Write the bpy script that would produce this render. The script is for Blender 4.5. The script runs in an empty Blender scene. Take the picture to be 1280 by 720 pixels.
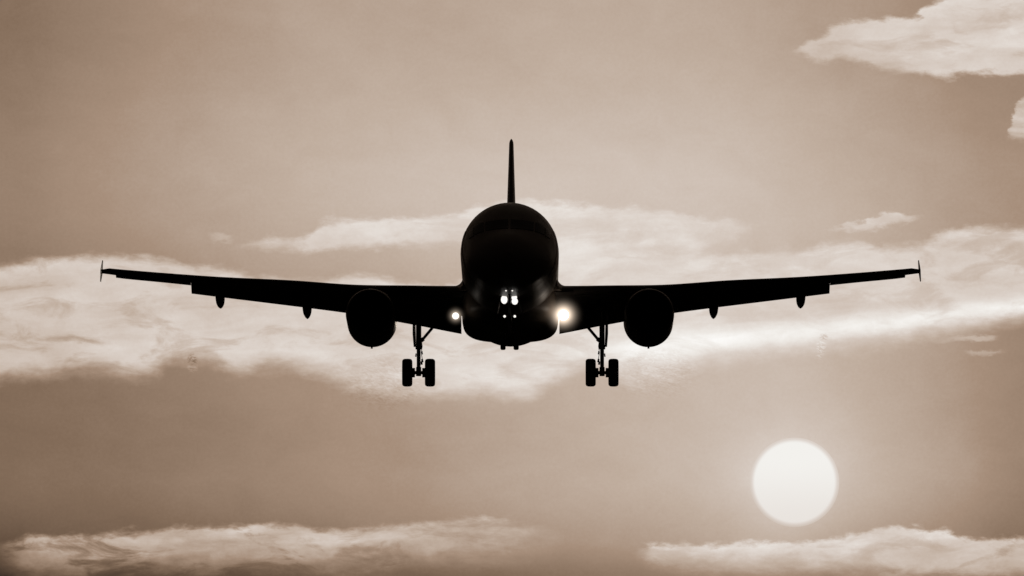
import bpy, bmesh, math, random
from mathutils import Vector, Matrix
R = math.radians
random.seed(4)
S = bpy.context.scene
COL = S.collection

# ------------------------------------------------------------------ camera
ELEV = 3.5                      # the telephoto looks up by this many degrees
PPD = 200.75                    # picture widths: 1280 px span 6.376 degrees
cam_d = bpy.data.cameras.new('camera')
cam = bpy.data.objects.new('camera', cam_d); COL.objects.link(cam)
cam_d.sensor_width = 36.0
cam_d.lens = 11502 / 1280 * 36.0
cam_d.clip_start = 1.0
cam_d.clip_end = 120000
cam.location = (0, 0, 1.7)
cam.rotation_euler = (R(90 + ELEV), 0, 0)
S.camera = cam
CAM = Vector((0, 0, 1.7))

# ------------------------------------------------------------------ sun direction
SUN_AZ = (993.3 - 640) / PPD              # degrees to the right of +Y
SUN_EL = ELEV - (603 - 360) / PPD
def direction(az, el):
    return Vector((math.sin(R(az)) * math.cos(R(el)), math.cos(R(az)) * math.cos(R(el)), math.sin(R(el))))
SUN_DIR = direction(SUN_AZ, SUN_EL)

# ------------------------------------------------------------------ colour management
vs = S.view_settings
vs.view_transform = 'Standard'; vs.look = 'None'; vs.exposure = 0; vs.gamma = 1
vs.use_curve_mapping = False
S.render.resolution_x = 1024; S.render.resolution_y = 576
S.cycles.volume_bounces = 0

def lin(c):
    c = c / 255.0
    return c / 12.92 if c <= 0.04045 else ((c + 0.055) / 1.055) ** 2.4
def rgb(r, g, b): return (lin(r), lin(g), lin(b), 1)

# ------------------------------------------------------------------ node helper
class NT:
    def __init__(s, tree): s.t = tree
    def n(s, kind, **kw):
        nd = s.t.nodes.new(kind)
        for k, v in kw.items(): setattr(nd, k, v)
        return nd
    def link(s, a, b): s.t.links.new(a, b)
    def put(s, sock, v):
        if isinstance(v, (int, float)): sock.default_value = v
        elif isinstance(v, (tuple, list)): sock.default_value = v
        else: s.link(v, sock)
    def m(s, op, a, b=0.0, c=0.0, clamp=False):
        nd = s.n('ShaderNodeMath', operation=op); nd.use_clamp = clamp
        s.put(nd.inputs[0], a); s.put(nd.inputs[1], b); s.put(nd.inputs[2], c)
        return nd.outputs[0]
    def smooth(s, v, a, b, o0=0.0, o1=1.0):
        nd = s.n('ShaderNodeMapRange', interpolation_type='SMOOTHSTEP')
        s.put(nd.inputs['Value'], v)
        s.put(nd.inputs['From Min'], a); s.put(nd.inputs['From Max'], b)
        s.put(nd.inputs['To Min'], o0); s.put(nd.inputs['To Max'], o1)
        return nd.outputs[0]
    def mix(s, f, a, b):            # scalar mix
        return s.m('ADD', s.m('MULTIPLY', a, s.m('SUBTRACT', 1.0, f)), s.m('MULTIPLY', b, f))
    def noise(s, vec, scale, detail=6, rough=.55, dist=0.0, lac=2.0):
        nd = s.n('ShaderNodeTexNoise')
        s.link(vec, nd.inputs['Vector'])
        nd.inputs['Scale'].default_value = scale; nd.inputs['Detail'].default_value = detail
        nd.inputs['Roughness'].default_value = rough; nd.inputs['Distortion'].default_value = dist
        nd.inputs['Lacunarity'].default_value = lac
        return nd.outputs[0]
    def vec(s, x, y, z=0.0):
        nd = s.n('ShaderNodeCombineXYZ')
        s.put(nd.inputs[0], x); s.put(nd.inputs[1], y); s.put(nd.inputs[2], z)
        return nd.outputs[0]
    def curve(s, x01, pts):
        nd = s.n('ShaderNodeFloatCurve')
        c = nd.mapping.curves[0]
        pts = sorted(pts)
        c.points[0].location = pts[0]; c.points[1].location = pts[-1]
        for p in pts[1:-1]: c.points.new(*p)
        for p in c.points: p.handle_type = 'AUTO_CLAMPED'
        nd.mapping.use_clip = False
        nd.mapping.extend = 'HORIZONTAL'
        nd.mapping.update()
        s.put(nd.inputs['Value'], x01)
        return nd.outputs[0]

# ------------------------------------------------------------------ world: hazy sunset sky with cloud banks
# laid out by azimuth and elevation, like a sky panorama; 1 unit of U or V is 100 px of 0.005 degree
W = bpy.data.worlds.new('World'); S.world = W; W.use_nodes = True
W.node_tree.nodes.clear()
N = NT(W.node_tree)
tc = N.n('ShaderNodeTexCoord')
sep = N.n('ShaderNodeSeparateXYZ'); N.link(tc.outputs['Generated'], sep.inputs[0])
az = N.m('MULTIPLY', N.m('ARCTAN2', sep.outputs[0], sep.outputs[1]), 180 / math.pi)
el = N.m('MULTIPLY', N.m('ARCSINE', sep.outputs[2]), 180 / math.pi)
U = N.m('MULTIPLY_ADD', az, PPD / 100, 6.40)
V = N.m('MULTIPLY_ADD', el, -PPD / 100, 3.60 + ELEV * PPD / 100)
outside = N.smooth(N.m('ABSOLUTE', N.m('SUBTRACT', U, 6.4)), 7.3, 13)      # further round the horizon the banks wander
wander = N.m('SUBTRACT', N.noise(N.vec(N.m('MULTIPLY', U, .11), 5.0), .8, 0), .5)
V = N.m('ADD', V, N.m('MULTIPLY', N.m('MULTIPLY', wander, outside), 4.0))
UV = N.vec(U, V)
U01 = N.m('DIVIDE', N.m('ADD', U, 1.0), 14.8)            # -100 .. 1380 px

def cx(px): return (px + 100) / 1480
def cy(py): return (py + 200) / 1200
def ycurve(u01, pts):
    c = N.curve(u01, [(cx(x), cy(y)) for x, y in pts])
    return N.m('MULTIPLY_ADD', c, 12.0, -2.0)             # back to units of 100 px
def tcurve(pts): return N.curve(U01, [(cx(x), t) for x, t in pts])

# clear air between the clouds
top = tcurve([(-100, .46), (0, .46), (100, .52), (300, .615), (640, .67), (860, .675), (1050, .625), (1180, .565), (1280, .525), (1380, .51)])
bot = tcurve([(-100, .39), (0, .40), (120, .43), (300, .49), (500, .57), (640, .635), (800, .68), (950, .705), (1060, .68), (1180, .60), (1280, .50), (1380, .47)])
bg = N.mix(N.smooth(V, 1.8, 5.4), top, bot)
# slightly lighter above the aeroplane, darker towards the very top and bottom
bg = N.m('ADD', bg, N.smooth(V, 0.0, 2.6, -.035, .03))
bg = N.m('SUBTRACT', bg, N.smooth(V, 2.6, 4.0, 0, .03))
bg = N.m('SUBTRACT', bg, N.smooth(V, 5.9, 7.2, 0, .12))
du = N.m('SUBTRACT', U, 6.7); dv = N.m('SUBTRACT', V, 2.3)
g1 = N.m('EXPONENT', N.m('MULTIPLY', N.m('ADD', N.m('MULTIPLY', N.m('MULTIPLY', du, du), .10), N.m('MULTIPLY', dv, dv)), -0.9))
bg = N.m('ADD', bg, N.m('MULTIPLY', g1, .05))
soft = N.noise(N.vec(N.m('MULTIPLY', U, .5), N.m('ADD', N.m('MULTIPLY', V, 1.0), N.m('MULTIPLY', U, -.15))), .75, 3, .5, .6)
bg = N.m('ADD', bg, N.m('MULTIPLY', N.m('SUBTRACT', soft, .5), .07))
soft2 = N.noise(N.vec(N.m('MULTIPLY', U, .8), N.m('MULTIPLY', V, 1.1), 40.0), 2.2, 6, .6, .8)
bg = N.m('ADD', bg, N.m('MULTIPLY', N.m('SUBTRACT', soft2, .5), .045))
bg = N.m('SUBTRACT', bg, N.smooth(V, 6.75, 7.3, 0, .12))

# edge warp shared by all cloud banks
wv = N.vec(N.m('MULTIPLY', U, 1.0), N.m('MULTIPLY', V, 1.9))
w1 = N.m('SUBTRACT', N.noise(wv, 1.15, 9, .60, .3), .5)
w2 = N.m('SUBTRACT', N.noise(N.vec(N.m('ADD', U, 31.0), N.m('MULTIPLY', V, 1.9)), 1.5, 9, .60, .3), .5)
fine = N.m('SUBTRACT', N.noise(N.vec(N.m('MULTIPLY', U, .8), N.m('MULTIPLY', V, 1.8), 7.0), 5.0, 8, .62), .5)
Uw = N.m('ADD', U, N.m('MULTIPLY', w1, .7))
Uw01 = N.m('DIVIDE', N.m('ADD', Uw, 1.0), 14.8)
Vw = N.m('ADD', V, N.m('ADD', N.m('MULTIPLY', w2, .26), N.m('MULTIPLY', fine, .20)))

# inner modelling of the cloud: long streaks and billows
st = N.m('SUBTRACT', N.noise(N.vec(N.m('MULTIPLY', U, .35), N.m('ADD', N.m('MULTIPLY', V, 1.7), N.m('MULTIPLY', U, .10)), 3.0), 1.6, 8, .56, .5), .5)
bl = N.m('SUBTRACT', N.noise(N.vec(N.m('MULTIPLY', U, .7), N.m('MULTIPLY', V, 1.3), 11.0), 2.6, 7, .58, .4), .5)
inner = N.m('ADD', N.m('MULTIPLY', st, .22), N.m('MULTIPLY', bl, .13))

thn = N.m('SUBTRACT', N.noise(N.vec(N.m('MULTIPLY', U, .55), N.m('MULTIPLY', V, 1.5), 21.0), 2.1, 9, .60, .6), .5)
grain = N.m('SUBTRACT', N.noise(UV, 22.0, 3, .7), .5)
state = {'t': bg}
def bank(tops, bots, tone, s_top, s_bot, amp=1.0, ends=None, tex=1.0, rim=.03, thin=0.0):
    tp = ycurve(Uw01, tops); bt = ycurve(Uw01, bots)
    a = N.smooth(N.m('SUBTRACT', Vw, tp), 0.0, s_top)
    b = N.smooth(N.m('SUBTRACT', bt, Vw), 0.0, s_bot)
    mk = N.m('MULTIPLY', a, b)
    if ends:
        mk = N.m('MULTIPLY', mk, N.smooth(Uw, ends[0], ends[1]))
        if len(ends) > 2: mk = N.m('MULTIPLY', mk, N.smooth(Uw, ends[3], ends[2]))
    if thin:        # thin places let the air behind show, most of all towards the foot of the bank
        hole = N.m('MULTIPLY', N.smooth(thn, .02, -.16), thin)
        mk = N.m('MULTIPLY', mk, N.m('SUBTRACT', 1.0, hole))
    mk = N.m('MULTIPLY', N.m('MULTIPLY', mk, amp), N.m('SUBTRACT', 1.0, N.m('MULTIPLY', outside, .92)))
    t = N.m('ADD', tone if not isinstance(tone, list) else tcurve(tone), N.m('MULTIPLY', inner, tex))
    if rim: t = N.m('ADD', t, N.smooth(N.m('SUBTRACT', Vw, tp), .35, .05, 0, rim))
    state['t'] = N.mix(mk, state['t'], t)
    return mk

# the long bank behind the wings
bank([(-100, 335), (0, 325), (50, 317), (130, 315), (210, 321), (300, 334), (380, 344), (450, 335), (540, 352), (610, 335), (700, 300), (780, 312), (850, 318), (900, 310), (950, 309), (1010, 304), (1060, 297), (1130, 302), (1180, 286), (1240, 277), (1290, 279), (1380, 285)],
     [(-100, 495), (0, 490), (60, 484), (110, 480), (150, 486), (195, 480), (228, 462), (258, 464), (290, 482), (330, 470), (400, 484), (450, 500), (520, 509), (590, 510), (640, 512), (690, 494), (740, 474), (790, 494), (850, 482), (900, 468), (960, 458), (1030, 452), (1100, 444), (1180, 432), (1280, 416), (1380, 400)],
     [(-100, .72), (0, .745), (200, .785), (450, .80), (640, .84), (900, .83), (1100, .80), (1280, .79), (1380, .75)], .19, .36, thin=.35)
# bank crossing behind the cockpit
bank([(300, 300), (330, 294), (378, 287), (400, 274), (450, 270), (500, 266), (570, 262), (600, 250), (640, 246), (700, 247), (750, 252), (800, 256), (850, 262), (900, 268), (965, 277)],
     [(300, 314), (350, 319), (400, 321), (470, 314), (560, 313), (610, 322), (640, 338), (750, 350), (835, 350), (880, 326), (920, 308), (945, 292), (970, 284)],
     [(-100, .7), (300, .74), (450, .785), (600, .82), (700, .845), (850, .82), (960, .76), (1380, .7)], .12, .15, 1.0, (2.85, 3.1, 8.9, 9.8), tex=1.1, thin=.35)
# big cloud at the top right
bank([(-100, 70), (980, 66), (1000, 50), (1030, 36), (1060, 24), (1100, 19), (1140, 18), (1165, 2), (1200, -8), (1280, -12), (1380, -16)],
     [(-100, 70), (980, 70), (1010, 76), (1030, 82), (1060, 80), (1100, 90), (1150, 98), (1180, 103), (1230, 96), (1280, 98), (1380, 100)],
     [(-100, .74), (985, .73), (1100, .77), (1200, .79), (1280, .78), (1380, .75)], .10, .12, 1.0, (9.8, 10.1), tex=1.15, thin=.3)
# cloud at the right edge
bank([(-100, 175), (1250, 175), (1266, 155), (1278, 132), (1300, 118), (1380, 118)],
     [(-100, 175), (1245, 178), (1262, 178), (1300, 180), (1380, 182)], .76, .08, .12, .9, (12.45, 12.75), thin=.4)
# torn piece over the right wing
bank([(-100, 290), (1040, 286), (1068, 276), (1090, 266), (1115, 264), (1160, 266), (1380, 270)],
     [(-100, 292), (1040, 292), (1080, 293), (1115, 287), (1160, 274), (1380, 272)], .775, .06, .10, .95, (10.3, 10.6, 11.3, 11.6), thin=.3)
# bright streak at the foot of the right half of the bank
def streak(pts, width, gain, u0, u1):
    c = ycurve(U01, pts)
    d = N.m('ABSOLUTE', N.m('SUBTRACT', N.m('ADD', V, N.m('MULTIPLY', w2, .12)), c))
    k = N.m('MULTIPLY', N.smooth(d, width, 0.0), N.smooth(U, u0, u1))
    state['t'] = N.m('ADD', state['t'], N.m('MULTIPLY', N.m('MULTIPLY', k, gain), N.m('SUBTRACT', 1.0, outside)))
streak([(-100, 440), (650, 440), (850, 428), (1000, 414), (1100, 405), (1200, 395), (1380, 378)], .26, .115, 6.6, 8.6)
# darker rents in the left half
for a, b, y0, y1, k in ((.55, 1.35, 420, 431, .75), (-.5, .22, 414, 424, .6), (1.2, 1.75, 383, 389, .4), (2.1, 2.7, 448, 462, .4), (.3, .8, 466, 472, .3), (3.0, 3.6, 462, 474, .4)):
    bank([(-100, y0), (1380, y0)], [(-100, y1), (1380, y1)], .60, .05, .06, k, (a, a + .25, b - .25, b), rim=0)
for a, b, y0, y1, k in ((9.0, 11.0, 341, 347, .35), (7.1, 8.6, 288, 294, .3), (7.3, 8.4, 318, 326, .35), (11.0, 12.5, 318, 324, .3), (10.6, 12.9, 352, 360, .25)):
    bank([(-100, y0), (1380, y0)], [(-100, y1), (1380, y1)], .73, .05, .06, k, (a, a + .4, b - .4, b), rim=0)
# fragments under the bank at far right and far left
bank([(-100, 425), (1140, 426), (1180, 420), (1240, 418), (1380, 420)], [(-100, 425), (1140, 430), (1200, 432), (1250, 430), (1380, 424)], .70, .05, .06, .6, (11.6, 12.0, 12.4, 12.6))
bank([(-100, 440), (1380, 436)], [(-100, 446), (1380, 446)], .70, .04, .05, .5, (11.9, 12.2, 12.4, 12.6))
bank([(-100, 293), (1380, 293)], [(-100, 303), (1380, 303)], .70, .05, .06, .6, (2.55, 2.68, 2.78, 2.9))
# low banks along the foot of the picture
bank([(-100, 690), (0, 676), (30, 667), (60, 664), (100, 665), (150, 661), (220, 656), (290, 652), (360, 652), (420, 656), (500, 650), (560, 646), (610, 644), (680, 655), (720, 672)],
     [(-100, 715), (0, 735), (60, 745), (150, 740), (300, 735), (420, 738), (520, 728), (620, 724), (680, 708), (720, 680)],
     [(-100, .5), (0, .56), (60, .66), (150, .68), (300, .70), (500, .68), (600, .67), (680, .62), (720, .58), (1380, .5)], .12, .70, 1.0, (-.3, .45, 6.2, 7.4), tex=2.2, thin=.7)
bank([(780, 690), (805, 682), (850, 677), (900, 675), (960, 673), (1030, 671), (1070, 662), (1100, 657), (1170, 658), (1200, 667), (1260, 669), (1300, 674), (1380, 680)],
     [(780, 702), (820, 722), (900, 732), (1000, 728), (1100, 738), (1200, 742), (1300, 744), (1380, 745)],
     [(-100, .6), (790, .69), (900, .73), (1050, .76), (1150, .75), (1280, .68), (1380, .6)], .09, .42, 1.0, (7.8, 8.2), tex=1.4, thin=.35, rim=.07)
# scattered cloud in the rest of the sky
gen = N.noise(N.vec(N.m('MULTIPLY', U, .16), N.m('MULTIPLY', V, .42), 50.0), 1.0, 9, .58, .4)
region = N.m('MAXIMUM', outside, N.smooth(V, -.9, -3.0))
gm = N.m('MULTIPLY', N.smooth(gen, .50, .60), region)
state['t'] = N.mix(N.m('MULTIPLY', gm, .85), state['t'], N.m('ADD', .74, inner))
t = N.m('ADD', state['t'], N.m('MULTIPLY', grain, .042))
# turbulent puffs shed by the flap ends
# shimmer of hot exhaust seen through the air under the aeroplane
rip = N.m('SUBTRACT', N.noise(N.vec(N.m('MULTIPLY', U, 1.0), N.m('ADD', N.m('MULTIPLY', V, 2.6), N.m('MULTIPLY', U, -.5))), 14, 3, .5, 1.2), .5)
def blob(u, v, ru, rv):
    a = N.m('DIVIDE', N.m('SUBTRACT', U, u), ru); b = N.m('DIVIDE', N.m('SUBTRACT', V, v), rv)
    return N.smooth(N.m('ADD', N.m('MULTIPLY', a, a), N.m('MULTIPLY', b, b)), 1.0, 0.0)
t = N.m('ADD', t, N.m('MULTIPLY', N.m('MULTIPLY', rip, N.m('ADD', blob(4.85, 4.75, .75, .45), blob(8.2, 4.65, .7, .4))), .20))
for u, v, su, sv, g in ((2.40, 4.50, .035, .05, -.22), (2.405, 4.60, .04, .035, .13), (10.30, 4.22, .03, .035, -.16), (10.27, 4.34, .035, .06, .13), (10.24, 4.47, .03, .025, .10)):
    t = N.m('ADD', t, N.m('MULTIPLY', N.m('MULTIPLY', blob(u, v, su * 2.2, sv * 2.0), N.smooth(rip, -.06, .06)), g * .65))
# glow of the sun through the haze
sd = N.n('ShaderNodeVectorMath', operation='DOT_PRODUCT')
nrm = N.n('ShaderNodeVectorMath', operation='NORMALIZE'); N.link(tc.outputs['Generated'], nrm.inputs[0])
N.link(nrm.outputs[0], sd.inputs[0]); sd.inputs[1].default_value = SUN_DIR
sang = N.m('MULTIPLY', N.m('ARCCOSINE', N.m('MINIMUM', sd.outputs['Value'], 1.0)), 180 / math.pi)
t = N.m('ADD', t, N.m('MULTIPLY', N.m('EXPONENT', N.m('MULTIPLY', N.m('MAXIMUM', N.m('SUBTRACT', sang, .24), 0.0), -4.0)), .08))
# sepia air: tone -> colour
ramp = N.n('ShaderNodeValToRGB'); N.link(t, ramp.inputs[0])
cr = ramp.color_ramp; cr.interpolation = 'LINEAR'
stops = [(0, (0, 0, 0)), (.15, (48, 38, 30)), (.30, (97, 77, 61)), (.41, (128, 105, 86)), (.55, (164, 140, 121)), (.67, (191, 173, 158)), (.75, (206, 192, 181)), (.82, (219, 209, 201)), (.92, (238, 234, 229)), (1, (255, 254, 252))]
cr.elements[0].position = 0; cr.elements[0].color = rgb(*stops[0][1])
cr.elements[1].position = 1; cr.elements[1].color = rgb(*stops[-1][1])
for p, c in stops[1:-1]:
    e = cr.elements.new(p); e.color = rgb(*c)
# the bright part of the sky is the part round the setting sun; it falls off away from it
fall = N.m('ADD', N.m('MULTIPLY', N.m('EXPONENT', N.m('MULTIPLY', N.m('MAXIMUM', N.m('SUBTRACT', sang, 6.0), 0.0), -.09)), .975), .025)
bgA = N.n('ShaderNodeBackground'); N.link(ramp.outputs[0], bgA.inputs[0]); N.link(fall, bgA.inputs[1])
sky = N.n('ShaderNodeTexSky', sky_type='NISHITA'); sky.sun_disc = False
sky.sun_elevation = R(SUN_EL); sky.sun_rotation = R(SUN_AZ)
sky.air_density = 1.5; sky.dust_density = 3.0
bw = N.n('ShaderNodeRGBToBW'); N.link(sky.outputs[0], bw.inputs[0])
tint = N.n('ShaderNodeMix', data_type='RGBA'); tint.inputs[0].default_value = 1.0
tint.blend_type = 'MULTIPLY'; N.link(bw.outputs[0], tint.inputs[6]); tint.inputs[7].default_value = (1, .8, .65, 1)
bgB = N.n('ShaderNodeBackground'); N.link(tint.outputs[2], bgB.inputs[0]); bgB.inputs[1].default_value = 0.0015
add = N.n('ShaderNodeAddShader'); N.link(bgA.outputs[0], add.inputs[0]); N.link(bgB.outputs[0], add.inputs[1])
wo = N.n('ShaderNodeOutputWorld'); N.link(add.outputs[0], wo.inputs[0])

# ------------------------------------------------------------------ sun lamp (behind the aeroplane, weak: it shines through haze)
ld = bpy.data.lights.new('sunlight', 'SUN'); ld.energy = .04; ld.angle = R(.5); ld.color = (1, .86, .70)
lo = bpy.data.objects.new('sunlight', ld); COL.objects.link(lo)
lo.rotation_euler = (-direction(SUN_AZ, SUN_EL + .65)).to_track_quat('-Z', 'Y').to_euler()
lo.location = (40, 300, 60)

# ------------------------------------------------------------------ mesh helpers
def tag(o, label=None, cat=None, group=None, kind=None):
    if label: o['label'] = label
    if cat: o['category'] = cat
    if group: o['group'] = group
    if kind: o['kind'] = kind
    return o
OFF = Vector((0, 17.7, -4.365))          # root sits at the foot of the main wheels
def L(p): return Vector(p) - OFF
def link(name, bm, mat, parent=None, smooth=40, plain=False):
    bmesh.ops.remove_doubles(bm, verts=bm.verts, dist=1e-5)
    bmesh.ops.recalc_face_normals(bm, faces=bm.faces)
    me = bpy.data.meshes.new(name)
    if not plain:
        for v in bm.verts: v.co -= OFF
    bm.to_mesh(me); bm.free()
    if smooth:
        for p in me.polygons: p.use_smooth = True
        me.set_sharp_from_angle(angle=R(smooth))
    me.materials.append(mat)
    o = bpy.data.objects.new(name, me); COL.objects.link(o)
    if parent: o.parent = parent
    return o
def loft(bm, rings, cap0=True, cap1=True, closed=True):
    vr = [[bm.verts.new(p) for p in r] for r in rings]
    n = len(vr[0])
    for a, b in zip(vr[:-1], vr[1:]):
        for i in range(n if closed else n - 1):
            j = (i + 1) % n
            bm.faces.new((a[i], a[j], b[j], b[i]))
    if cap0: bm.faces.new(vr[0][::-1])
    if cap1: bm.faces.new(vr[-1])
    return bm
def interp(tab, x):
    if x <= tab[0][0]: return tab[0][1:]
    for a, b in zip(tab[:-1], tab[1:]):
        if x <= b[0]:
            f = (x - a[0]) / (b[0] - a[0])
            return tuple(p + (q - p) * f for p, q in zip(a[1:], b[1:]))
    return tab[-1][1:]
def smooth_tab(tab, x):                # catmull-rom
    k = 0
    while k < len(tab) - 2 and x > tab[k + 1][0]: k += 1
    p0 = tab[max(k - 1, 0)]; p1 = tab[k]; p2 = tab[k + 1]; p3 = tab[min(k + 2, len(tab) - 1)]
    h = p2[0] - p1[0]; f = min(max((x - p1[0]) / h, 0), 1)
    out = []
    for i in range(1, len(p1)):
        m1 = (p2[i] - p0[i]) / (p2[0] - p0[0]) * h if p2[0] != p0[0] else 0
        m2 = (p3[i] - p1[i]) / (p3[0] - p1[0]) * h if p3[0] != p1[0] else 0
        f2, f3 = f * f, f ** 3
        out.append((2*f3-3*f2+1)*p1[i] + (f3-2*f2+f)*m1 + (-2*f3+3*f2)*p2[i] + (f3-f2)*m2)
    return tuple(out)
def tube(bm, a, b, r0, r1=None, seg=14, caps=True):
    a = Vector(a); b = Vector(b); r1 = r0 if r1 is None else r1
    q = (b - a).to_track_quat('Z', 'Y')
    rings = [[c + q @ Vector((r * math.cos(2*math.pi*i/seg), r * math.sin(2*math.pi*i/seg), 0)) for i in range(seg)] for c, r in ((a, r0), (b, r1))]
    return loft(bm, rings, caps, caps)
def lathe(bm, prof, centre, axis='Y', seg=40, cap0=False, cap1=False):
    """prof: (distance along axis, radius)"""
    rings = []
    for d, r in prof:
        rg = []
        for i in range(seg):
            a = 2 * math.pi * i / seg
            c, s = r * math.cos(a), r * math.sin(a)
            p = Vector((c, d, s)) if axis == 'Y' else Vector((d, c, s)) if axis == 'X' else Vector((c, s, d))
            rg.append(Vector(centre) + p)
        rings.append(rg)
    return loft(bm, rings, cap0, cap1)
def slab(bm, pts, thick, axis):
    """prism from a flat outline, thickness along axis vector"""
    t = Vector(axis).normalized() * thick / 2
    return loft(bm, [[Vector(p) - t for p in pts], [Vector(p) + t for p in pts]])
def box(bm, c, s):
    x, y, z = (v / 2 for v in s)
    return slab(bm, [(c[0]-x, c[1]-y, c[2]), (c[0]+x, c[1]-y, c[2]), (c[0]+x, c[1]+y, c[2]), (c[0]-x, c[1]+y, c[2])], s[2], (0, 0, 1))

# ------------------------------------------------------------------ materials
def mat(name, col, rough=.4, metal=0.0, coat=0.0, var=.15, scale=1.5, bump=0.0):
    m = bpy.data.materials.new(name); m.use_nodes = True
    t = NT(m.node_tree); b = m.node_tree.nodes['Principled BSDF']
    tcn = t.n('ShaderNodeTexCoord')
    nz = t.noise(tcn.outputs['Object'], scale, 6, .6)
    rp = t.n('ShaderNodeMix', data_type='RGBA')
    t.link(nz, rp.inputs[0])
    rp.inputs[6].default_value = tuple(c * (1 - var) for c in col) + (1,)
    rp.inputs[7].default_value = tuple(c * (1 + var) for c in col) + (1,)
    t.link(rp.outputs[2], b.inputs['Base Color'])
    t.link(t.smooth(nz, .3, .7, rough * .85, min(rough * 1.15, 1)), b.inputs['Roughness'])
    b.inputs['Metallic'].default_value = metal
    b.inputs['Coat Weight'].default_value = coat; b.inputs['Coat Roughness'].default_value = .12
    if bump:
        bp = t.n('ShaderNodeBump'); bp.inputs['Strength'].default_value = bump; bp.inputs['Distance'].default_value = .01
        t.link(nz, bp.inputs['Height']); t.link(bp.outputs[0], b.inputs['Normal'])
    return m
def emit(name, col, power):
    m = bpy.data.materials.new(name); m.use_nodes = True
    t = NT(m.node_tree); b = m.node_tree.nodes['Principled BSDF']
    b.inputs['Base Color'].default_value = (.05, .05, .05, 1)
    b.inputs['Emission Color'].default_value = col; b.inputs['Emission Strength'].default_value = power
    return m
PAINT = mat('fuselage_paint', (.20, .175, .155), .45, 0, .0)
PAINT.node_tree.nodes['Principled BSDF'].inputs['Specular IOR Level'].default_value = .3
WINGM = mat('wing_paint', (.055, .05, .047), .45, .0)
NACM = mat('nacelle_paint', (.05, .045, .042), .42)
LIPM = mat('intake_lip_metal', (.12, .11, .10), .35, .8)
FANM = mat('fan_blades', (.015, .015, .015), .5, .5)
TYRE = mat('tyre_rubber', (.018, .017, .016), .8, bump=.3, scale=20)
STEEL = mat('gear_steel', (.05, .048, .045), .45, .4)
GLASS = mat('cockpit_glass', (.004, .004, .004), .25)
GLASS.node_tree.nodes['Principled BSDF'].inputs['Specular IOR Level'].default_value = .1
PYLM = mat('pylon_paint', (.45, .42, .40), .4)
LAMP = emit('lamp_glow', (1, .97, .92, 1), 1.1)
DOTM = emit('small_dot_glow', (1, .95, .88, 1), 1.2)
GROUND = mat('grassland', (.04, .042, .026), 1.0, var=.4, scale=.02)
GROUND.node_tree.nodes['Principled BSDF'].inputs['Specular IOR Level'].default_value = 0

# ------------------------------------------------------------------ ground (below the frame, out to the horizon)
bm = bmesh.new()
rings = []
for r in (5, 60, 400, 2500, 12000, 60000):
    rings.append([Vector((r * math.cos(2*math.pi*i/64), r * math.sin(2*math.pi*i/64), 0)) for i in range(64)])
loft(bm, rings, True, False)
tag(link('ground', bm, GROUND, plain=True, smooth=0), kind='structure')

# ------------------------------------------------------------------ the sun, a far ball of light seen through haze
SD = 20000.0
sr = SD * math.tan(R(55.8 / PPD))
bm = bmesh.new(); bmesh.ops.create_uvsphere(bm, u_segments=96, v_segments=48, radius=sr)
sm = bpy.data.materials.new('sun_surface'); sm.use_nodes = True
t_ = NT(sm.node_tree); sm.node_tree.nodes.clear()
tcn = t_.n('ShaderNodeTexCoord'); sp = t_.n('ShaderNodeSeparateXYZ'); t_.link(tcn.outputs['Object'], sp.inputs[0])
# limb darkening: a function of the distance from the ball's own axis
rr = t_.m('DIVIDE', t_.m('SQRT', t_.m('ADD', t_.m('MULTIPLY', sp.outputs[0], sp.outputs[0]), t_.m('MULTIPLY', sp.outputs[1], sp.outputs[1]))), sr)
hh = t_.m('DIVIDE', sp.outputs[1], sr)
tone = t_.m('ADD', t_.smooth(hh, -1, .6, .895, .95), t_.m('MULTIPLY', t_.smooth(rr, .87, 1.0), -.14))
rp = t_.n('ShaderNodeValToRGB'); t_.link(tone, rp.inputs[0])
rp.color_ramp.elements[0].position = .70; rp.color_ramp.elements[0].color = rgb(198, 182, 168)
rp.color_ramp.elements[1].position = .95; rp.color_ramp.elements[1].color = rgb(243, 241, 237)
e = rp.color_ramp.elements.new(.85); e.color = rgb(224, 215, 208)
em = t_.n('ShaderNodeEmission'); t_.link(rp.outputs[0], em.inputs[0]); em.inputs[1].default_value = 1.0
om = t_.n('ShaderNodeOutputMaterial'); t_.link(em.outputs[0], om.inputs[0])
sun = link('sun', bm, sm, plain=True)
sun.location = CAM + SUN_DIR * SD
sun.rotation_euler = SUN_DIR.to_track_quat('Z', 'Y').to_euler()
tag(sun, 'pale round setting sun glowing through haze above the low cloud at lower right', 'sun')

# ------------------------------------------------------------------ the airliner
fwd = direction(0, ELEV); up = Vector((0, -math.sin(R(ELEV)), math.cos(R(ELEV))))
PITCH = 2.2
plane = bpy.data.objects.new('airliner', None); COL.objects.link(plane)
rot = Matrix.Rotation(R(-.13), 4, 'Z') @ Matrix.Rotation(R(-PITCH), 4, 'X')
pivot = CAM + fwd * 383.4 + up * .30 + Vector((-.07, 0, 0))      # where fuselage station 17 stands
plane.matrix_world = Matrix.Translation(pivot - rot @ L((0, 17, 0))) @ rot
tag(plane, 'dark twin-engine jet airliner seen head-on coming in to land, wheels down and landing lights on', 'airliner')

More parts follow.
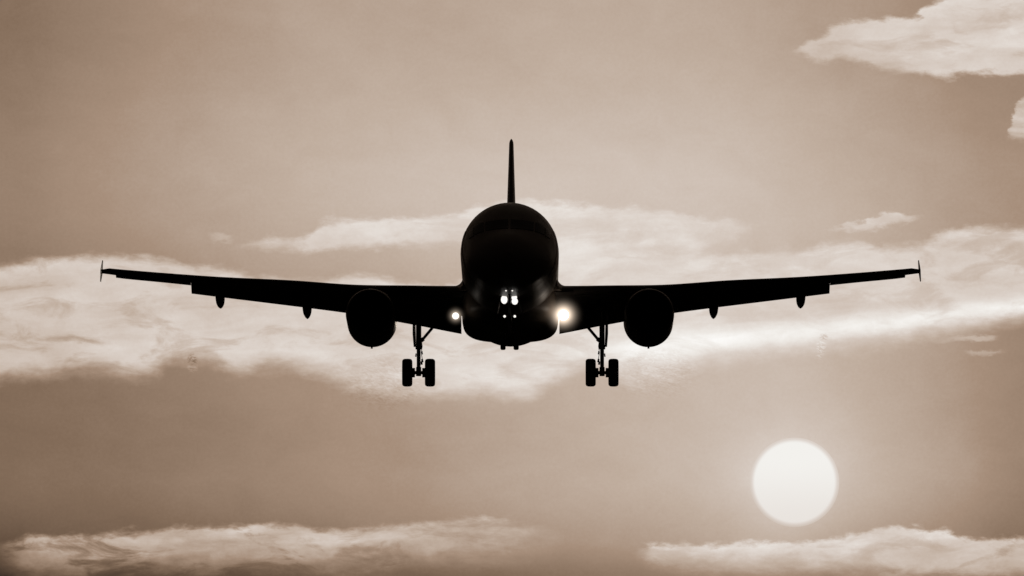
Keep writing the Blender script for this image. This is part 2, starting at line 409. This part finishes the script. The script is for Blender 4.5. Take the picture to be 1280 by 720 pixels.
# fuselage: station, half width, top z, bottom z
FUS = [(0.0, .02, -.55, -.60), (.12, .30, -.27, -.88), (.5, .72, .02, -1.20), (1.0, 1.06, .27, -1.45), (1.7, 1.40, .55, -1.62), (2.5, 1.65, .98, -1.76),
       (3.3, 1.80, 1.42, -1.82), (4.2, 1.90, 1.78, -1.88), (5.2, 1.96, 1.99, -1.97), (6.4, 1.995, 2.07, -2.07), (24.0, 1.995, 2.07, -2.07), (27.0, 1.90, 2.07, -1.72),
       (30.0, 1.62, 2.03, -.98), (33.0, 1.15, 1.92, -.10), (35.5, .68, 1.72, .62), (37.2, .30, 1.50, 1.05), (37.57, .12, 1.40, 1.18)]
def fus_at(y):
    w, a, b = smooth_tab(FUS, y) if y < 6.4 or y > 24 else (1.995, 2.07, -2.07)
    return w, a, b
def fus_ring(y, n=64, grow=0.0):
    w, a, b = fus_at(y)
    w += grow; a += grow; b -= grow
    zc = (a + b) / 2; h = (a - b) / 2
    return [Vector((w * math.sin(2*math.pi*i/n), y, zc + h * math.cos(2*math.pi*i/n))) for i in range(n)]
ys = [0, .03, .07, .12, .2, .32, .5, .75] + [1 + .25 * i for i in range(22)] + [7 + i for i in range(17)] + [24 + .5 * i for i in range(27)] + [37.2, 37.4, 37.57]
bm = bmesh.new(); loft(bm, [fus_ring(y) for y in sorted(set(ys))])
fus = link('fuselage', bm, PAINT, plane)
# cockpit windows: patches laid over the nose skin
def skin_patch(bm, ya, yb, a0, a1, a2, a3, grow=.02, nu=8, nv=8, shift=0.0):
    """quad between angles a0..a1 at the lower station ya and a2..a3 at the upper station yb (degrees from the crown)"""
    def pt(y, ang, g):
        y += shift * (ang / 40) ** 2
        w, a, b = fus_at(y); w += g; a += g; b -= g
        return Vector((w * math.sin(R(ang)), y, (a+b)/2 + (a-b)/2 * math.cos(R(ang))))
    g = [[[None]*(nu+1) for _ in range(nv+1)] for _ in range(2)]
    for k in range(2):
        for j in range(nv+1):
            f = j / nv; y = ya + (yb - ya) * f
            for i in range(nu+1):
                e = i / nu
                ang = (a0 + (a1-a0)*e) * (1-f) + (a2 + (a3-a2)*e) * f
                g[k][j][i] = bm.verts.new(pt(y, ang, grow if k else -.03))
    for k in range(2):
        for j in range(nv):
            for i in range(nu):
                bm.faces.new((g[k][j][i], g[k][j][i+1], g[k][j+1][i+1], g[k][j+1][i]))
    for j in range(nv):
        for i in (0, nu): bm.faces.new((g[0][j][i], g[0][j+1][i], g[1][j+1][i], g[1][j][i]))
    for i in range(nu):
        for j in (0, nv): bm.faces.new((g[0][j][i], g[0][j][i+1], g[1][j][i+1], g[1][j][i]))
for s in (-1, 1):
    for ya, yb, q in ((1.74, 2.55, (2, 38, 2, 34)), (1.74, 2.6, (41, 56, 37, 51)), (1.7, 2.5, (58, 68, 53, 63))):
        bm = bmesh.new(); skin_patch(bm, ya, yb, *(s * a for a in q), shift=.42)
        link('cockpit_window', bm, GLASS, fus)
for s in (-1, 1):       # front passenger doors stand a little proud
    bm = bmesh.new(); skin_patch(bm, 4.2, 5.05, s*66, s*124, s*66, s*124, .016, 12, 4)
    link('passenger_door', bm, PAINT, fus)
bm = bmesh.new()
slab(bm, [(0, 8.3, 2.04), (0, 8.75, 2.04), (0, 8.72, 2.30), (0, 8.5, 2.30)], .03, (1, 0, 0))
link('blade_antenna', bm, PAINT, fus, 0)

# belly fairing
BEL = [(10.2, 1.0, -1.95, .3), (10.8, 1.55, -2.12, .6), (11.6, 1.86, -2.30, .9), (12.8, 1.98, -2.43, 1), (15, 2.0, -2.49, 1), (18, 2.0, -2.46, 1), (19.6, 1.96, -2.34, 1), (21.2, 1.72, -2.14, .8), (22.6, 1.2, -2.02, .5)]
bm = bmesh.new(); rings = []
for k in range(44):
    y = 10.2 + (22.6 - 10.2) * k / 43
    w, zb, f = smooth_tab(BEL, y)
    zt = -.4 - (1 - f) * 1.2
    r = []
    for i in range(48):
        a = 2 * math.pi * i / 48; c, s_ = math.cos(a), math.sin(a)
        ex = 2 / 3.3
        x = w * math.copysign(abs(s_) ** ex, s_); z = (zt + zb) / 2 + (zt - zb) / 2 * math.copysign(abs(c) ** ex, c)
        r.append(Vector((x, y, z)))
    rings.append(r)
loft(bm, rings); link('belly_fairing', bm, PAINT, plane)

# ---- wings
# half span x: leading edge station, chord of the fixed wing, z of chord line at leading edge, thickness ratio, twist
WING = [(1.2, 11.3, 7.0, -1.02, .14, 3.0), (2.0, 11.75, 6.6, -1.00, .14, 3.0), (4.0, 12.75, 5.15, -.80, .125, 2.5), (6.4, 13.95, 3.85, -.60, .12, 1.6), (9.0, 15.28, 3.3, -.26, .112, .8),
        (12.0, 16.82, 2.65, .06, .112, .8), (14.5, 18.1, 2.1, .38, .115, .8), (16.2, 18.95, 1.72, .61, .13, 1.6), (16.72, 19.3, 1.50, .70, .135, 2.0)]
def airfoil(n=18):
    up_, lo_ = [], []
    for i in range(n + 1):
        c = (1 - math.cos(math.pi * i / n)) / 2
        yt = 5 * (.2969 * math.sqrt(c) - .126 * c - .3516 * c*c + .2843 * c**3 - .1036 * c**4)
        cam_ = .02 * math.sin(math.pi * c)
        up_.append((c, cam_ + yt)); lo_.append((c, cam_ * .6 - yt * .82))
    return up_[::-1] + lo_[1:-1]
AF = airfoil()
def section(x, le, ch, z, th, tw, c0=0.0, c1=1.0):
    ca, sa = math.cos(R(tw)), math.sin(R(tw))
    out = []
    for c, t in AF:
        yy, zz = c * ch, t * th * ch
        out.append(Vector((x, le + yy * ca + zz * sa, z - yy * sa + zz * ca)))
    return out
def te_point(x):
    le, ch, z, th, tw = smooth_tab(WING, x)
    return le + ch * math.cos(R(tw)), z - ch * math.sin(R(tw))
def wing(s):
    bm = bmesh.new(); rings = []
    xs = [1.2 + (16.72 - 1.2) * k / 40 for k in range(41)]
    for x in xs:
        rings.append([Vector((p.x * s, p.y, p.z)) for p in section(x, *smooth_tab(WING, x))])
    # rounded tip
    le, ch, z, th, tw = smooth_tab(WING, 16.72)
    rings.append([Vector((p.x * s, p.y, p.z)) for p in section(17.08, le + .25, ch - .3, z + .03, .04, tw)])
    loft(bm, rings)
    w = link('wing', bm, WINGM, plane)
    # slats: drooped leading edge strip
    for x0, x1 in ((2.6, 4.95), (6.6, 16.3)):
        bm = bmesh.new(); rings = []
        for k in range(13):
            x = x0 + (x1 - x0) * k / 12
            le, ch, z, th, tw = smooth_tab(WING, x)
            c = ch * .13 + .08; t_ = th * ch * .32
            r = []
            for i in range(14):
                a = 2 * math.pi * i / 14
                yy = c * .5 * math.cos(a); zz = t_ * .62 * math.sin(a) * (1 if math.cos(a) < .2 else .55)
                d = R(-16)
                r.append(Vector((x * s, le - .06 + yy * math.cos(d) - zz * math.sin(d), z - .03 - (yy * math.sin(d)) * -1 + zz * math.cos(d))))
            rings.append(r)
        loft(bm, rings); link('slat', bm, WINGM, w)
    # flaps, extended and lowered; x, drop of trailing edge point below the wing's own trailing edge
    FL = [(2.03, 1.45), (4.0, 1.30), (6.3, 1.02), (9.0, .86), (13.30, .66)]
    for x0, x1 in ((2.035, 6.28), (6.31, 13.32)):
        bm = bmesh.new(); rings = []
        for k in range(15):
            x = x0 + (x1 - x0) * k / 14
            ty, tz = te_point(x); le, ch, z, th, tw = smooth_tab(WING, x)
            drop, = interp(FL, x)
            zb, = interp(FLAPZ, x)
            p1 = Vector((x * s, ty + ch * .10 + .12, zb)); p0 = Vector((x * s, ty - ch * .12 - .05, tz + .02))
            d = p1 - p0; n_ = Vector((0, -d.z, d.y)).normalized(); c = d.length
            r = []
            for q, t in AF:
                r.append(p0 + d * q + n_ * (t * .13 * c))
            rings.append(r)
        loft(bm, rings); link('flap', bm, WINGM, w)
    # aileron: hung slightly down
    bm = bmesh.new(); rings = []
    for k in range(9):
        x = 13.33 + (16.5 - 13.33) * k / 8
        ty, tz = te_point(x); le, ch, z, th, tw = smooth_tab(WING, x)
        p0 = Vector((x * s, ty - ch * .22, tz + .015)); p1 = Vector((x * s, ty + .02, tz - .10))
        d = p1 - p0; n_ = Vector((0, -d.z, d.y)).normalized()
        rings.append([p0 + d * q + n_ * (t * .16 * d.length) for q, t in AF])
    loft(bm, rings); link('aileron', bm, WINGM, w)
    # wing tip fence: an arrow-shaped plate above and below the tip
    bm = bmesh.new()
    z0 = .72
    ol = [(17.09, 19.55, z0), (17.06, 20.45, z0 + .50), (17.06, 20.85, z0 + .50), (17.09, 20.95, z0 - .02), (17.15, 21.0, z0 - .36), (17.15, 20.65, z0 - .36)]
    slab(bm, [(a * s, b, c) for a, b, c in ol], .026, (1, 0, 0))
    link('wingtip_fence', bm, WINGM, w, 0)
    # flap track fairings, drooping with the flaps
    for x, zb, wd in ((12.09, 1, .195), (8.44, 2, .195), (4.9, 3, .17)):
        tz_, = interp(FLAPZ, x); ty, tz = te_point(x)
        a0 = Vector((x * s, ty - 1.6, tz - .02)); a1 = Vector((x * s, ty + .45, tz_ - .46 if x > 6 else tz_ - .12))
        bm = bmesh.new(); rings = []
        d = a1 - a0
        for k in range(15):
            f = k / 14
            prof = max(min(1, (f / .25)) ** .6 * (1 - max(0, (f - .62) / .38) ** 2.2), .05)
            c = a0 + d * f
            rings.append([c + Vector((wd * prof * math.cos(2*math.pi*i/16), 0, .24 * prof * math.sin(2*math.pi*i/16))) for i in range(16)])
        loft(bm, rings); link('flap_track_fairing', bm, WINGM, w)
    # fillet between wing and body
    bm = bmesh.new(); rings = []
    for k in range(13):
        f = k / 12; y = 11.2 + 7.2 * f
        rad = .45 * math.sin(math.pi * min(max(f * 1.1, .02), .98)) + .02
        le, ch, z, th, tw = smooth_tab(WING, 2.2)
        c = (y - le) / ch; c = min(max(c, .02), .98)
        yt = 5 * (.2969 * math.sqrt(c) - .126 * c - .3516 * c*c + .2843 * c**3 - .1036 * c**4)
        zt = z - c * ch * math.sin(R(tw)) + (yt + .02) * th * ch
        x0 = 1.96
        r = [Vector((s * (x0 - .25), y, zt - .15))]
        for i in range(9):
            a = math.pi / 2 * i / 8
            r.append(Vector((s * (x0 + rad * (1 - math.cos(a)) - .02), y, zt + rad * (1 - math.sin(a)) - .01)))
        r.append(Vector((s * (x0 + rad), y, zt - .15)))
        rings.append(r)
    loft(bm, rings); link('wing_root_fillet', bm, PAINT, w)
    return w
FLAPZ = [(2.03, -2.03), (4.6, -1.60), (6.3, -1.30), (8.6, -.93), (13.32, -.22)]
wings = {s: wing(s * 1.006) for s in (-1, 1)}

# ---- tail
bm = bmesh.new(); rings = []
for k, f in enumerate([i / 12 * .97 for i in range(13)] + [.982, .992, 1.0]):
    le = 29.2 + (34.6 - 29.2) * f; ch = 6.2 + (2.2 - 6.2) * f; z = 1.55 + (8.0 - 1.55) * f
    th = (.096 - .012 * f) * ch
    th *= {13: .95, 14: .8, 15: .4}.get(k, 1)
    r = []
    for c, t in AF:
        tt = 5 * (.2969 * math.sqrt(c) - .126 * c - .3516 * c*c + .2843 * c**3 - .1036 * c**4)
        r.append(Vector(((tt if t > 0 else -tt) * th, le + c * ch, z)))
    rings.append(r)
loft(bm, rings); link('tail_fin', bm, PAINT, plane)
for s in (-1, 1):
    bm = bmesh.new(); rings = []
    for k in range(10):
        f = k / 9; x = .6 + 5.62 * f
        rings.append([Vector((p.x * s, p.y, p.z)) for p in section(x, 31.4 + 3.3 * f, 3.9 - 2.4 * f, .78 + .62 * f, .10 if k < 9 else .04, 1)])
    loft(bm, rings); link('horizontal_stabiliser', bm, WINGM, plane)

# ---- engines
EX, EZ, EY = 5.715, -1.97, 10.5
def engine(s):
    c = (EX * s, EY, EZ)
    bm = bmesh.new()
    lathe(bm, [(.16, .86), (.08, .90), (.05, .94), (.09, .985), (.25, 1.01), (.5, 1.02), (1.6, 1.022), (4.2, 1.025), (4.6, .98), (4.9, .86), (5.1, .76), (5.12, .70), (4.2, .72)], c, seg=56)
    lathe(bm, [(.16, .86), (.6, .88), (1.0, .88)], c, seg=56)
    e = link('engine_nacelle', bm, NACM, plane)
    bm = bmesh.new()
    lathe(bm, [(.16, .858), (.07, .885), (.02, .93), (.035, .965), (.12, .998), (.24, 1.012)], c, seg=56); link('intake_lip', bm, LIPM, e)
    bm = bmesh.new()      # fan: twisted blades
    for k in range(36):
        a = 2 * math.pi * k / 36
        rad = Vector((math.cos(a), 0, math.sin(a))); tan = Vector((-math.sin(a), 0, math.cos(a)))
        cc = Vector(c)
        q = [cc + rad * .26 + tan * -.03 + Vector((0, .78, 0)), cc + rad * .26 + tan * .03 + Vector((0, 1.0, 0)),
             cc + rad * .87 + tan * .10 + Vector((0, .92, 0)), cc + rad * .87 + tan * -.06 + Vector((0, .80, 0))]
        slab(bm, q, .012, tan.cross(rad) * .3 + tan)
    lathe(bm, [(1.05, .88), (1.06, .02)], c, seg=36)
    link('fan', bm, FANM, e)
    bm = bmesh.new(); lathe(bm, [(.45, .01), (.52, .07), (.65, .16), (.8, .24), (.92, .28), (1.0, .28)], c, seg=32, cap0=True, cap1=True); link('spinner', bm, FANM, e)
    bm = bmesh.new(); lathe(bm, [(4.3, .70), (4.7, .62), (5.4, .45), (5.42, .38), (4.6, .36)], c, seg=40); lathe(bm, [(5.0, .33), (5.5, .24), (6.0, .02)], c, seg=32, cap0=True, cap1=True)
    link('exhaust', bm, STEEL, e)
    bm = bmesh.new()
    zt = EZ + 1.0
    rings = []
    for y, w, z0, z1 in ((EY + .75, .04, zt - .1, zt + .02), (EY + 1.1, .13, zt - .1, zt + .10), (EY + 1.8, .18, zt - .2, zt + .13), (EY + 3.2, .19, zt - .3, zt + .14), (EY + 4.6, .17, zt - .5, zt + .10), (EY + 6.0, .06, zt - .3, zt)):
        rings.append([Vector((EX*s - w, y, z0)), Vector((EX*s + w, y, z0)), Vector((EX*s + w, y, z1 - .04)), Vector((EX*s + w*.6, y, z1)), Vector((EX*s - w*.6, y, z1)), Vector((EX*s - w, y, z1 - .04))])
    loft(bm, rings); link('pylon', bm, PYLM, e, 30)
    bm = bmesh.new(); slab(bm, [(EX*s, EY + 3.3, EZ - 1.0), (EX*s, EY + 3.6, EZ - .98), (EX*s, EY + 3.65, EZ - 1.13), (EX*s, EY + 3.5, EZ - 1.15)], .08, (1, 0, 0))
    link('drain_mast', bm, NACM, e, 0)
    a = R(215) if s < 0 else R(215)
    bm = bmesh.new(); px, pz = EX*s - .83, EZ - .62
    box(bm, (px, EY + 1.9, pz), (.10, .3, .10)); link('strake', bm, NACM, e, 0)
for s in (-1, 1): engine(s)

# ---- landing gear
def wheel(parent, x, y, z, r, w, name='wheel'):
    bm = bmesh.new()
    h = w / 2
    lathe(bm, [(-h * .82, r * .55), (-h * .98, r * .72), (-h, r * .84), (-h * .86, r * .94), (-h * .55, r * .99), (0, r), (h * .55, r * .99), (h * .86, r * .94), (h, r * .84), (h * .98, r * .72), (h * .82, r * .55), (-h * .82, r * .55)], (x, y, z), 'X', 48)
    for g in (-.45, -.15, .15, .45): pass
    o = link(name, bm, TYRE, parent)
    return o
def rim(parent, x, y, z, r, w):
    bm = bmesh.new(); h = w / 2
    lathe(bm, [(-h, r * .3), (-h * .8, r), (h * .8, r), (h, r * .3)], (x, y, z), 'X', 32, True, True)
    return link('wheel_hub', bm, STEEL, parent)
GX, GY = 3.825, 17.7
def main_gear(s):
    wz = -3.78
    bm = bmesh.new()
    tube(bm, (GX*s, GY - .1, -1.2), (GX*s, GY, -2.78), .115, .11, 20)
    tube(bm, (GX*s, GY, -2.70), (GX*s, GY, -3.85), .085, .08, 20)
    tube(bm, (GX*s, GY, -2.62), (GX*s, GY, -2.80), .135, .135, 20)
    tube(bm, (GX*s, GY, -3.55), (GX*s, GY, -3.92), .11, .11, 20)
    g = link('main_landing_gear', bm, STEEL, plane)
    bm = bmesh.new(); tube(bm, ((GX - .50)*s, GY, wz), ((GX + .50)*s, GY, wz), .075); 
    for q in (-1, 1):
        tube(bm, ((GX + .15*q)*s, GY, wz), ((GX + .30*q)*s, GY, wz), .20, .20, 24)
    link('axle', bm, STEEL, g)
    for q in (-1, 1):
        wheel(g, (GX + .475*q)*s, GY, wz, .585, .425)
        rim(g, (GX + .475*q)*s, GY, wz, .32, .30)
    bm = bmesh.new()      # side brace towards the body
    tube(bm, ((GX - .14)*s, GY, -2.42), ((GX - .95)*s, GY, -1.45), .062, .062)
    tube(bm, ((GX - .02)*s, GY, -2.50), ((GX - .2)*s, GY, -2.36), .09, .09)
    link('side_brace', bm, STEEL, g)
    bm = bmesh.new()      # torque links behind, small fittings and brake lines that break the outline
    for a, b in (((0, .12, -2.85), (.02, .42, -3.15)), ((.02, .42, -3.15), (0, .12, -3.45))):
        tube(bm, (GX*s + a[0], GY + a[1], a[2]), (GX*s + b[0], GY + b[1], b[2]), .05, .05)
    link('torque_link', bm, STEEL, g)
    bm = bmesh.new()
    for dx, z, r in ((-.13, -2.62, .04), (-.15, -2.95, .035), (-.16, -3.28, .05), (-.13, -3.38, .045), (.12, -3.05, .03)):
        tube(bm, ((GX + dx)*s, GY - .05, z - .07), ((GX + dx*.9)*s, GY - .05, z + .07), r, r * .8, 10)
    pts = [(-.12, -2.4), (-.15, -2.7), (-.11, -2.95), (-.15, -3.2), (-.12, -3.42)]
    for a, b in zip(pts[:-1], pts[1:]): tube(bm, ((GX + a[0])*s, GY - .1, a[1]), ((GX + b[0])*s, GY - .1, b[1]), .014, .014, 8)
    link('brake_line', bm, STEEL, g)
    bm = bmesh.new()      # leg door outboard
    slab(bm, [((GX + .20)*s, GY - .45, -1.2), ((GX + .20)*s, GY + .45, -1.2), ((GX + .20)*s, GY + .42, -2.2), ((GX + .16)*s, GY + .25, -2.68), ((GX + .16)*s, GY - .2, -2.68), ((GX + .20)*s, GY - .42, -2.2)], .10, (1, 0, .06))
    link('gear_door', bm, WINGM, g, 0)
for s in (-1, 1): main_gear(s)

NY = 5.07
bm = bmesh.new()
tube(bm, (0, NY, -1.7), (0, NY + .05, -2.9), .09, .085); tube(bm, (0, NY + .05, -2.8), (0, NY + .07, -3.78), .06, .055)
ng = link('nose_landing_gear', bm, STEEL, plane)
bm = bmesh.new(); tube(bm, (-.27, NY + .07, -3.62), (.27, NY + .07, -3.62), .05); link('axle', bm, STEEL, ng)
for q in (-1, 1):
    wheel(ng, .265 * q, NY + .07, -3.62, .38, .215)
    rim(ng, .265 * q, NY + .07, -3.62, .2, .15)
bm = bmesh.new(); tube(bm, (0, NY + .05, -2.7), (0, NY - 1.2, -1.9), .05, .05); link('drag_brace', bm, STEEL, ng)
for q in (-1, 1):
    bm = bmesh.new(); slab(bm, [(.38*q, NY - .1, -1.85), (.38*q, NY + 1.5, -1.95), (.50*q, NY + 1.5, -2.45), (.50*q, NY - .1, -2.45)], .04, (1, 0, 0)); link('gear_door', bm, PAINT, ng, 0)

# ---- lamps and small emissive dots
def lamp(parent, name, x, y, z, r, m, stretch=1.0, rz=None):
    """a shallow housing with a domed lens facing forward"""
    bm = bmesh.new(); prof = [(.10, r * .5), (.02, r * 1.08), (-.01, r * 1.08), (.0, r)]
    lathe(bm, prof, (x, y, z), seg=24, cap0=True)
    bmesh.ops.scale(bm, vec=(1, 1, stretch), space=Matrix.Translation((-x, -y, -z)), verts=bm.verts)
    h = link(name, bm, STEEL, parent)
    bm = bmesh.new(); lathe(bm, [(-.05, r * .05), (-.045, r * .35), (-.025, r * .75), (.0, r)], (x, y, z), seg=32, cap0=True, cap1=True)
    bmesh.ops.scale(bm, vec=(1, 1, stretch), space=Matrix.Translation((-x, -y, -z)), verts=bm.verts)
    l = link('lens', bm, m, h if parent is plane else parent)
    return h
# lens glow of the wing lamps, imitated by added emissive volume balls
def added_glow(parent, x, y, z, r, power):
    m = bpy.data.materials.new('added_glow_volume'); m.use_nodes = True; t = NT(m.node_tree); m.node_tree.nodes.clear()
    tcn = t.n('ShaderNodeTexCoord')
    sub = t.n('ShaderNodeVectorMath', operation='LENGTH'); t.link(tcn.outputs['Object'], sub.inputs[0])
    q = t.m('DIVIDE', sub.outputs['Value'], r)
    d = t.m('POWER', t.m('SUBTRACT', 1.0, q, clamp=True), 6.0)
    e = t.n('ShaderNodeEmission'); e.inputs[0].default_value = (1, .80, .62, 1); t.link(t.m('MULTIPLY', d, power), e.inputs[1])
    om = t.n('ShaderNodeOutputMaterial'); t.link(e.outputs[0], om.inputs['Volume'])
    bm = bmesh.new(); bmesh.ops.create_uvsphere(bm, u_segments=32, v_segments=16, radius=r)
    o = link('added_glow', bm, m, parent, plain=True); o.location = L((x, y, z))
LY = 11.2
h = lamp(plane, 'landing_light', -2.23, LY, -2.03, .14, LAMP); added_glow(h, -2.23, LY - .08, -2.03, .6, 7.0)
h = lamp(plane, 'landing_light', 2.19, LY, -2.0, .23, LAMP); added_glow(h, 2.19, LY - .08, -2.0, 1.1, 11.0)
for x, z, r, st_ in ((-.215, -2.02, .13, 1.35), (.19, -1.93, .11, 1.2), (.21, -2.09, .125, 1.1)):
    lamp(ng, 'taxi_light', x, NY - .6, z, r, LAMP, st_)
for x in (-.14, .115): lamp(ng, 'nose_glint', x, 3.0, -1.80, .035, DOTM)  # reflections on the nose skin, imitated by small emissive discs
for x in (-.20, .21): lamp(ng, 'strut_dot', x, NY - .2, -2.66, .05, DOTM)  # small emissive discs beside the nose gear strut
